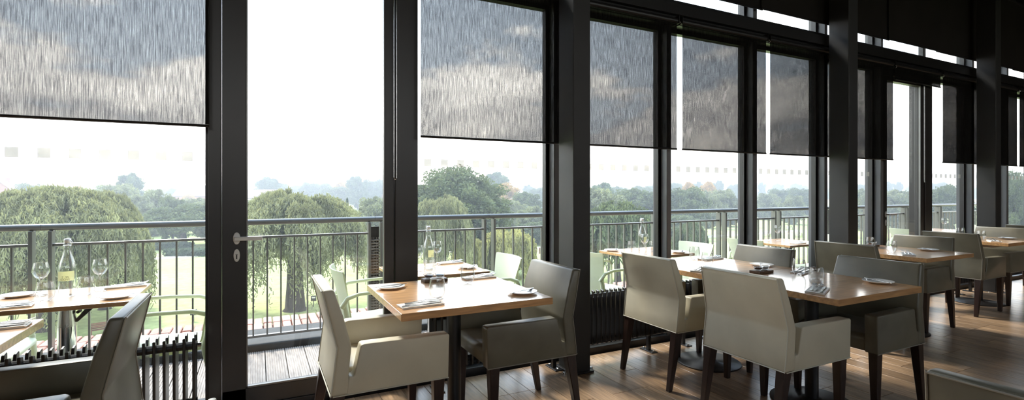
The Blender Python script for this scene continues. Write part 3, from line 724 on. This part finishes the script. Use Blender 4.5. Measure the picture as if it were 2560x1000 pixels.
BT.put((-.991, 3.79, OZ), 0, 'clear swing-top bottle with yellow label ' + O1, 'bottle', 'swing-top bottles')
BT.put((1.20, 3.86, OZ), R(40), 'clear swing-top bottle ' + O2, 'bottle', 'swing-top bottles')
BT.put((3.47, 3.98, OZ), R(40), 'clear swing-top bottle ' + O3, 'bottle', 'swing-top bottles')
wine(-1.135, 3.88, 'left of the bottle ' + O1); wine(-.865, 3.90, 'right of the bottle ' + O1)
wine(1.095, 3.78, 'left of the bottle ' + O2); wine(1.325, 4.02, 'right of the bottle ' + O2)
wine(3.36, 3.82, 'in front of the bottle ' + O3); wine(5.66, 4.06, 'on the left ' + O4); wine(5.65, 3.90, 'on the right ' + O4)
wine(9.50, 4.0, 'on the farthest outdoor table')
for x, y, wh in ((-1.055, 3.675, 'in front of the bottle ' + O1), (-.905, 3.79, 'right of the bottle ' + O1), (1.13, 3.60, 'near the bottle ' + O2), (3.37, 4.02, 'left of the bottle ' + O3), (3.56, 3.92, 'right of the bottle ' + O3), (5.56, 4.12, 'on the left ' + O4), (5.84, 3.91, 'on the right ' + O4)):
    tumbler(x, y, OZ, wh)
plate(-1.25, 3.92, OZ, R(10), 'at the left ' + O1); plate(-.725, 3.62, OZ, R(20), 'at the right corner ' + O1)
plate(1.49, 3.76, OZ, R(20), 'at the right ' + O2); plate(3.235, 4.16, OZ, R(20), 'at the left ' + O3); plate(3.735, 3.745, OZ, R(20), 'at the right ' + O3)
setting(-.755, 4.00, OZ, R(8), 'at the far right corner ' + O1); setting(-1.185, 3.56, OZ, R(8), 'at the near left ' + O1)
setting(1.455, 4.07, OZ, R(5), 'at the window far side ' + O2); setting(5.60, 3.76, OZ, R(10), 'in the middle ' + O4)

# ================================================================== THE PARK
ZG = -5.0
lw = MB()
ys = [6.2, 20, 40, 70, 120, 220, 450, 900, 1900]
tag(MB().box(-1500, 2600, 5.9, 2200, ZG-1, ZG).build('lawn', 'lawn'), 'broad sunlit lawn below the balcony', 'lawn', kind='structure')
def strip_path(pts, wd, name, lab, mt):
    rings = []
    for i, p in enumerate(pts):
        a = Vector(pts[max(i-1, 0)]); b = Vector(pts[min(i+1, len(pts)-1)]); d = (b-a).normalized(); nrm = Vector((-d.y, d.x))
        q = Vector(p); l, r = q+nrm*wd, q-nrm*wd
        rings.append([(l.x, l.y, ZG), (r.x, r.y, ZG), (r.x, r.y, ZG+.03), (l.x, l.y, ZG+.03)])
    tag(MB().loft(rings).build(name, mt), lab, 'path', kind='structure')
strip_path([at(u, d) for u, d in ((-300, 47), (100, 46.5), (330, 46), (480, 49), (560, 54), (700, 56), (900, 55), (1200, 52), (1500, 60), (2000, 80))], 1.0, 'park_path', 'pale gravel path crossing the park', 'path')

def quads(P, U, V, name, mt):
    """P centres, U and V half vectors -> one leafy mesh"""
    n = len(P); v = np.stack([P-U-V, P+U-V, P+U+V, P-U+V], 1).reshape(-1, 3).astype(np.float32)
    me = bpy.data.meshes.new(name); me.vertices.add(n*4); me.vertices.foreach_set('co', v.ravel())
    me.loops.add(n*4); me.loops.foreach_set('vertex_index', np.arange(n*4, dtype=np.int32))
    me.polygons.add(n); me.polygons.foreach_set('loop_start', np.arange(0, n*4, 4, dtype=np.int32)); me.polygons.foreach_set('loop_total', np.full(n, 4, np.int32))
    me.update(); me.materials.append(M[mt]); return me
def unit(g, n): a = g.normal(size=(n, 3)); return a/np.linalg.norm(a, axis=1, keepdims=True)
def crown(seed, nclump, nleaf, size, rx, rz, cz, mt, flat=.0, lump=.30, name='foliage', low=-.35):
    g = np.random.default_rng(seed); d = unit(g, nclump); d[:, 2] = np.where(d[:, 2] < low, -d[:, 2]*.5, d[:, 2])
    rr = g.uniform(.55, 1.0, (nclump, 1))*g.uniform(.82, 1.08, (nclump, 1)); C = d*rr*np.array([rx, rx, rz])+np.array([0, 0, cz])
    cs = g.uniform(.6, 1.25, nclump)*lump*rx
    idx = g.integers(0, nclump, nleaf); e = unit(g, nleaf)*(g.uniform(0, 1, (nleaf, 1))**.5)
    e[:, 2] *= .75
    P = C[idx]+e*cs[idx][:, None]
    U = unit(g, nleaf); W = unit(g, nleaf); V = np.cross(U, W); V /= np.linalg.norm(V, axis=1, keepdims=True)+1e-6
    s = (size*g.uniform(.6, 1.35, nleaf))[:, None]
    return quads(P, U*s, V*s*.6, name, mt)
def weeping(seed, nst, per, rx, rz, cz, hang, mt, leaf=.052, name='foliage'):
    g = np.random.default_rng(seed); nbr = 64; bi = g.integers(0, nbr, nst); bq = np.sqrt(g.uniform(.0, 1, nbr)); bp = g.uniform(0, 2*np.pi, nbr); bh = g.uniform(.80, 1.06, nbr); bl = g.uniform(.55, 1.1, nbr)
    sp = g.normal(0, .085, (2, nst)); bx, by = bq[bi]*np.cos(bp[bi])+sp[0], bq[bi]*np.sin(bp[bi])+sp[1]
    ph = np.arctan2(by, bx); q = np.clip(np.hypot(bx, by), .02, 1.06)
    lob = 1+.16*np.sin(ph*3+seed)+.10*np.sin(ph*7+1)
    r0 = q*rx*lob; z0 = cz+rz*np.sqrt(np.clip(1-(q*.93)**2, 0, 1))*bh[bi]*g.uniform(.86, 1.03, nst)
    L = hang*g.uniform(.35, 1.0, nst)*(.80+.30*q)*bl[bi]
    t = np.linspace(0, 1, per)[None, :]
    R_ = r0[:, None]+.16*rx*np.sin(np.minimum(t*1.8, 1.57))*q[:, None]
    Z = z0[:, None]-L[:, None]*t**1.25+.12*rz*np.sin(np.minimum(t*3.1, 3.14))
    Xp = R_*np.cos(ph)[:, None]+g.normal(0, .05, (nst, per)); Yp = R_*np.sin(ph)[:, None]+g.normal(0, .05, (nst, per))
    P = np.stack([Xp, Yp, Z+g.normal(0, .04, (nst, per))], -1).reshape(-1, 3); n = len(P)
    V = np.tile(np.array([0, 0, -1.0]), (n, 1))+g.normal(0, .5, (n, 3)); V /= np.linalg.norm(V, axis=1, keepdims=True)
    U = np.cross(V, unit(g, n)); U /= np.linalg.norm(U, axis=1, keepdims=True)+1e-6
    s = (leaf*g.uniform(.7, 1.4, n))[:, None]
    return quads(P, U*s*.35, V*s*1.5, name, mt)
def trunk_mesh(H, r, seed, nb=6, spread=1.2):
    g = random.Random(seed); mb = MB()
    mb.tube([(0, 0, -.1), (.0, 0, .12), (.05, .02, H*.3), (.12, .05, H*.62), (.10, .1, H)], [r*1.7, r*1.15, r*.95, r*.8, r*.45], 10)
    for k in range(nb):
        a = 6.283*k/nb+g.uniform(-.4, .4); z = H*g.uniform(.45, .75)
        mb.tube([(.1, .05, z), (.1+spread*.45*math.cos(a), .05+spread*.45*math.sin(a), z+H*.28), (spread*1.1*math.cos(a), spread*1.1*math.sin(a), z+H*.55)], [r*.5, r*.34, r*.12], 7)
    return mb.mesh('trunk', 'bark', smooth=True)
def mktree(name, leaves, trunk):
    r = empty(name); f = place('foliage', leaves, r); f['kind'] = 'stuff'; place('trunk', trunk, r); return Proto(r)
WL = {}
WL['wA'] = mktree('willow_tree', weeping(3, 5000, 36, 3.3, 2.6, 3.3, 3.5, 'leaf_willow'), trunk_mesh(3.6, .44, 1, 7, 1.6))
WL['wB'] = mktree('willow_tree', weeping(11, 4800, 36, 2.75, 2.2, 3.5, 2.9, 'leaf_willow'), trunk_mesh(3.8, .42, 2, 7, 1.4))
WL['wG'] = mktree('weeping_bush', weeping(21, 1300, 18, 1.9, .9, 1.7, 2.3, 'leaf_gold', .10), trunk_mesh(1.5, .12, 3, 4, .5))
WL['wD'] = mktree('willow_tree', weeping(31, 1500, 18, 2.6, 2.0, 3.4, 4.0, 'leaf_green', .12), trunk_mesh(3.6, .25, 4, 5, 1.2))
WL['big'] = mktree('broadleaf_tree', crown(41, 230, 95000, .075, 3.7, 4.0, 4.3, 'leaf_green', lump=.24, low=-.9), trunk_mesh(4.5, .3, 5, 7, 1.6))
WL['cedar'] = mktree('broadleaf_tree', crown(43, 90, 40000, .095, 4.2, 2.2, 4.2, 'leaf_green', lump=.26), trunk_mesh(3.6, .28, 6, 7, 2.0))
WL['m1'] = mktree('park_tree', crown(51, 95, 34000, .115, 3.2, 3.9, 3.7, 'leaf_pale', lump=.30, low=-1), trunk_mesh(4.0, .25, 7, 5, 1.3))
WL['m2'] = mktree('park_tree', crown(53, 85, 32000, .115, 3.4, 3.6, 3.6, 'leaf_green', lump=.32, low=-1), trunk_mesh(4.0, .25, 8, 5, 1.3))
WL['m3'] = mktree('park_tree', crown(55, 75, 28000, .115, 2.8, 4.0, 4.2, 'leaf_blue', lump=.32, low=-1), trunk_mesh(4.2, .22, 9, 5, 1.1))
WL['m4'] = mktree('park_tree', crown(57, 75, 26000, .115, 3.2, 3.5, 3.6, 'leaf_autumn', lump=.30, low=-1), trunk_mesh(3.6, .22, 10, 5, 1.1))
WL['red'] = mktree('maple_tree', crown(59, 35, 7000, .16, 2.2, 1.9, 3.2, 'leaf_red', lump=.32), trunk_mesh(2.8, .16, 11, 5, .8))
WL['fir'] = mktree('conifer_tree', (lambda g: (lambda h, a: quads(np.stack([(1-h)*1.3*np.cos(a)*g.uniform(.3, 1, 5000), (1-h)*1.3*np.sin(a)*g.uniform(.3, 1, 5000), .6+h*5], -1), unit(g, 5000)*.14, unit(g, 5000)*.10, 'foliage', 'leaf_dark'))(g.uniform(0, 1, 5000)**1.3, g.uniform(0, 6.283, 5000)))(np.random.default_rng(5)), trunk_mesh(3.0, .14, 12, 3, .2))
HT, RX = {}, {}
for k_, p_ in WL.items():
    me_ = [c for c in p_.root.children if c.name.startswith('foliage')][0].data; co = np.empty(len(me_.vertices)*3, np.float32); me_.vertices.foreach_get('co', co); co = co.reshape(-1, 3)
    HT[k_] = float(np.percentile(co[:, 2], 99.3)); RX[k_] = float(np.percentile(np.abs(co[:, 0]), 98))
def tree(k, u, d, vtop, hwpx, lab, grp=None, rz=None):
    x, y = at(u, d); top = EYE-(vtop-HOR)*d/FPX; H = top-ZG
    s = hwpx*d/FPX/RX[k]
    WL[k].put((x, y, ZG), rnd.uniform(0, 6.28) if rz is None else rz, lab, 'tree', grp, (s, s, H/HT[k]))
tree('wA', 115, 23.0, 480, 190, 'big weeping willow behind the left outdoor table', rz=.3)
tree('wA', 262, 27.0, 489, 90, 'yellowish weeping willow behind the bottle', rz=2.0)
tree('wB', 738, 26.8, 489, 152, 'round weeping willow on the lawn behind the balcony door', rz=1.2)
tree('cedar', 462, 57, 517, 92, 'spreading dark tree beside the park path, left of the door')
tree('big', 1140, 44, 432, 112, 'tall dense green tree above the railing left of the nearest column')
tree('wB', 1105, 32, 500, 78, 'pale weeping willow below the tall dense green tree', rz=4.0)
tree('wG', 1262, 37, 578, 66, 'golden weeping bush behind the paired railing posts')
tree('wG', 1180, 36, 600, 36, 'smaller golden weeping bush by the outdoor wine glass')
tree('wD', 1545, 34, 512, 92, 'dark weeping willow right of the nearest column')
tree('m2', 1340, 60, 556, 50, 'dark shrubby tree behind the golden bush', rz=1)
tree('wD', 1730, 40, 560, 40, 'small dark weeping bush behind the long table')
tree('fir', 868, 50, 498, 14, 'dark pointed conifer behind the round willow')
tree('m1', 940, 52, 500, 42, 'pale rounded tree right of the conifer')
tree('m2', 432, 62, 498, 30, 'dark rounded evergreen above the spreading tree')
tree('m1', 300, 80, 466, 55, 'pale tree beneath the dark topped tall tree')
tree('m3', 325, 105, 437, 26, 'tall dark topped tree left of the balcony door')
tree('m1', 378, 70, 480, 40, 'pale tree leaning left of the spreading tree')
tree('m2', 265, 85, 478, 34, 'green tree left of the pale tall group')
tree('red', 42, 75, 485, 32, 'reddish autumn maple near the house at the left')
tree('m2', 82, 110, 463, 36, 'wide olive tree right of the red maple')
tree('m4', 185, 100, 470, 28, 'brownish round tree above the left willow')
tree('m1', 150, 70, 500, 60, 'pale hedge-like tree behind the left willow')
tree('m1', 500, 75, 500, 40, 'pale tree hard against the balcony door frame')
tree('m1', 560, 60, 497, 60, 'pale tree hidden behind the balcony door frame')
tree('m1', 1330, 62, 520, 34, 'pale young tree left of the nearest column')
tree('m2', 1315, 85, 485, 36, 'rounded grey-green tree left of the nearest column')
tree('m4', 1260, 110, 463, 36, 'brownish tree behind the tall dense green tree')
tree('m3', 1240, 130, 434, 30, 'hazy tall tree right of the tall dense green tree')
tree('m1', 1280, 75, 505, 34, 'pale green tree behind the golden bush')
tree('m1', 1500, 60, 478, 52, 'pale tree above the dark willow, right of the column')
tree('m3', 1505, 90, 461, 30, 'dark crowned tree just right of the nearest column')
tree('m2', 1590, 75, 478, 60, 'green tree group left of the second glazing bar')
tree('m2', 1715, 72, 474, 48, 'broad olive tree above the railing behind the long table')
tree('m4', 1725, 120, 459, 22, 'golden autumn tree above the broad olive tree')
tree('m4', 1770, 125, 458, 22, 'second golden autumn tree above the railing')
tree('m1', 1770, 85, 482, 26, 'pale round tree right of the broad olive tree')
tree('m1', 1815, 90, 478, 34, 'pale tree left of the third glazing bar')
tree('m2', 1680, 66, 540, 60, 'low dark bushy tree under the broad olive tree')
tree('m1', 1915, 110, 487, 30, 'pale tree left of the second column')
tree('m2', 1950, 125, 476, 30, 'olive tree in the middle of the far pane')
tree('m2', 2000, 120, 474, 34, 'olive tree just left of the second column')
tree('m1', 1980, 95, 492, 26, 'small pale bush below the olive trees')
tree('m1', 2160, 80, 478, 34, 'pale tree just right of the second column')
tree('m1', 2240, 85, 480, 44, 'pale tree seen through the far door')
tree('m2', 2360, 70, 470, 46, 'rounded green tree right of the far door')
tree('big', 2535, 52, 442, 46, 'bright tree at the far right edge')
FAR = []; GB = 'hazy trees of the middle distance'; HL = 'hazy grey tree far off across the park'
for k, u, d, vt, hw in (('m3', 35, 210, 462, 14), ('m2', 120, 220, 466, 26), ('m3', 240, 230, 462, 12), ('m3', 205, 250, 463, 9), ('m2', 400, 230, 473, 20), ('m2', 435, 200, 473, 14), ('m2', 460, 260, 467, 16), ('m2', 505, 240, 469, 15), ('m4', 470, 150, 488, 20), ('m3', 670, 170, 446, 26), ('m3', 700, 190, 462, 26), ('m2', 640, 180, 478, 24), ('m2', 775, 200, 459, 22), ('m2', 805, 210, 461, 24), ('m4', 852, 190, 456, 22), ('m2', 840, 180, 470, 36), ('m3', 895, 170, 444, 24), ('m3', 925, 190, 456, 22), ('m2', 955, 200, 452, 24), ('m2', 745, 230, 466, 22), ('m2', 1345, 170, 472, 20), ('m3', 1320, 220, 464, 12), ('m2', 1545, 150, 470, 24), ('m2', 1605, 160, 468, 26), ('m3', 1640, 200, 462, 20), ('m2', 1690, 190, 460, 18), ('m3', 1745, 220, 456, 10), ('m3', 1795, 210, 454, 12), ('m2', 1835, 230, 463, 14), ('m3', 1905, 260, 458, 8), ('m2', 1945, 300, 462, 14), ('m2', 1990, 300, 461, 14), ('m2', 2010, 320, 466, 10), ('m3', 2222, 260, 456, 9), ('m3', 2245, 250, 457, 9), ('m3', 2215, 240, 460, 8), ('m2', 2345, 260, 459, 24), ('m2', 2160, 220, 462, 22)):
    FAR.append((u, k, d, vt, hw))
ORD = 'first second third fourth fifth sixth seventh eighth ninth tenth eleventh twelfth thirteenth fourteenth'.split()
def zone(u):
    for lim, nm in ((600, 'seen in the left window'), (1000, 'seen through the balcony door'), (1430, 'left of the nearest column'), (1650, 'just right of the nearest column'), (1870, 'behind the long table'), (2080, 'left of the second column')):
        if u < lim: return nm
    return 'right of the second column'
cnt = {}
for u, k, d, vt, hw in sorted(FAR):
    zn = zone(u); cnt[zn] = cnt.get(zn, 0)+1
    tree(k, u, d, vt, hw, '%s hazy distant tree from the left, %s' % (ORD[cnt[zn]-1], zn), GB)
# low clipped hedges and small park furniture
def hedge(u0, u1, d, h, lab, seed):
    a, b = at(u0, d), at(u1, d); L = math.hypot(b[0]-a[0], b[1]-a[1]); g = np.random.default_rng(seed); n = int(L*420)
    P = np.stack([g.uniform(0, L, n), g.uniform(-.5, .5, n), g.uniform(.02, h, n)], -1)
    me = quads(P, unit(g, n)*.10, unit(g, n)*.07, 'hedge', 'leaf_dark')
    o = place('clipped_hedge', me, None, (a[0], a[1], ZG), math.atan2(b[1]-a[1], b[0]-a[0])); tag(o, lab, 'hedge')
hedge(330, 372, 56, .8, 'short clipped hedge left in the row by the path', 1); hedge(372, 480, 54, .8, 'long clipped hedge behind the path', 2); hedge(415, 520, 49, .7, 'dark clipped hedge nearest the path', 3)
def bench(u, d, rz, lab):
    x, y = at(u, d); e = empty('park_bench', (x, y, ZG), rz, lab, 'bench'); e.scale = (.6, .6, .6)
    for k in range(4): MB().box(-.75, .75, -.02, .0, .48+k*.11, .57+k*.11).build('back_slat', 'bench_wood', e)
    for k in range(4): MB().box(-.75, .75, -.45+k*.11, -.36+k*.11, .42, .45).build('seat_slat', 'bench_wood', e)
    for s in (-1, 1):
        lg = MB(); lg.box(s*.72-.03, s*.72+.03, -.05, .03, 0, .92); lg.box(s*.72-.03, s*.72+.03, -.46, -.40, 0, .60); lg.box(s*.72-.03, s*.72+.03, -.46, .0, .58, .63); lg.build('end_frame', 'bench_wood', e)
bench(258, 22.3, R(20), 'brown slatted park bench below the left outdoor table')
for u, d, lab in ((484, 24.5, 'small black information box on the lawn left of the door'), (784, 27.6, 'small dark information box right of the willow trunk')):
    x, y = at(u, d); e = empty('lawn_sign', (x, y, ZG), R(-10), lab, 'sign')
    MB().box(-.14, .14, -.05, .05, .30, .58).build('panel', 'black_metal', e, bevel=.01); MB().box(-.02, .02, -.02, .02, 0, .31).build('stake', 'black_metal', e); MB().box(-.09, .09, -.053, -.05, .46, .54).build('plaque', 'house_white', e)
for k in range(9):
    x, y = at(1292+k*9.5, 49+k*.3)
    b = MB().lathe([(.07, 0), (.07, .55), (.05, .62), (.005, .63)], 10).build('bollard', 'bench_wood', loc=(x, y, ZG)); tag(b, '%s wooden bollard from the left along the far lawn edge' % ORD[k], 'bollard', 'lawn bollards')
# houses beyond the willows
def house(u, d, W, D, H, rise, rz, lab, wall='house_brick'):
    x, y = at(u, d); e = empty('house', (x, y, ZG), rz, lab, 'building')
    MB().loft([[(-W/2, -D/2, 0), (W/2, -D/2, 0), (W/2, D/2, 0), (-W/2, D/2, 0)], [(-W/2, -D/2, H), (W/2, -D/2, H), (W/2, D/2, H), (-W/2, D/2, H)]]).prism([(-W/2, H), (W/2, H), (0, H+rise)], -D/2, D/2).build('wall', wall, e)
    q = .35; r_ = MB()
    for s in (-1, 1): r_.loft([[(s*(W/2+q), yy, H-q*rise/(W/2)), (0, yy, H+rise), (0, yy, H+rise+.22), (s*(W/2+q), yy, H-q*rise/(W/2)+.22)] for yy in (-D/2-.3, D/2+.3)])
    rf = r_.build('roof', 'roof_tile', e); MB().box(-.4, .4, D*.2, D*.2+.8, H+rise*.6, H+rise+1.0).build('chimney', wall, rf)
    bb = MB()
    for s in (-1, 1): bb.loft([[(s*(W/2+q), yy, H-q*rise/(W/2)-.12), (0, yy, H+rise-.12), (0, yy, H+rise+.12), (s*(W/2+q), yy, H-q*rise/(W/2)+.12)] for yy in (-D/2-.36, -D/2-.3)])
    bb.build('barge_board', 'house_white', e)
    for zz in (1.0, H-1.6):
        for xx in (-W*.25, W*.25):
            f_ = MB().box(xx-.6, xx+.6, -D/2-.04, -D/2+.02, zz, zz+1.2).build('window', 'house_white', e); MB().box(xx-.5, xx+.5, -D/2-.06, -D/2-.04, zz+.1, zz+1.1).build('pane', 'house_glass', f_)
house(14, 120, 7, 11, 5.0, 3.4, R(10), 'red brick gabled house at the left edge')
house(505, 170, 9, 14, 4.6, 2.4, R(75), 'low long roofed house left of the balcony door')
house(640, 150, 8, 12, 4.2, 2.3, R(80), 'pale low house behind the balcony door', 'house_white')
house(1010, 150, 8, 11, 4.5, 2.6, R(70), 'pale house hidden by the balcony door frame', 'house_white')
# distant woodland and hills
g = np.random.default_rng(77); Ps = []; 
for k in range(900):
    d = g.uniform(330, 1000); u = g.uniform(-250, 2750); x, y = at(u, d); r_ = g.uniform(3, 7.5); h_ = g.uniform(6, 11)
    n = 42; e = unit(g, n)*(g.uniform(.4, 1, (n, 1))); e[:, 2] = np.abs(e[:, 2])
    Ps.append(np.stack([x+e[:, 0]*r_, y+e[:, 1]*r_, ZG+e[:, 2]*h_], -1))
P = np.concatenate(Ps); n = len(P)
tag(place('distant_woodland', quads(P, unit(g, n)*1.5, unit(g, n)*1.2, 'distant_woodland', 'leaf_blue')), 'hazy woodland belts along the horizon', 'woodland', kind='stuff')
def ridge(d, v0, amp, seed, name, lab):
    g = random.Random(seed); rings = []; ph = [g.uniform(0, 6.28) for _ in range(6)]
    for k in range(141):
        u = -700+k*28; x, y = at(u, d); x2, y2 = at(u, d+260)
        z = EYE+(HOR-v0)*d/FPX+amp*d/FPX*(math.sin(u*.006+ph[0])+.6*math.sin(u*.015+ph[1])+.30*math.sin(u*.05+ph[2])+.2*math.sin(u*.11+ph[3]))
        rings.append([(x, y, ZG-2), (x*.999, y, z), (x2, y2, ZG-2)])
    tag(MB().loft(rings).build(name, 'rock_hill', smooth=True), lab, 'hill', kind='structure')
ridge(1150, 466, 3.2, 3, 'hill_near', 'hazy wooded ridge along the horizon'); ridge(1600, 461, 4.0, 9, 'hill_far', 'fainter hazy ridge behind the first')
# haze
hz = MB().box(-700, 1300, 6.6, 450, ZG-.5, 32).build('haze', 'haze_air'); tag(hz, 'thin morning haze lying over the park', 'haze', kind='stuff')
print('planks', NPL, 'objects', len(bpy.data.objects))
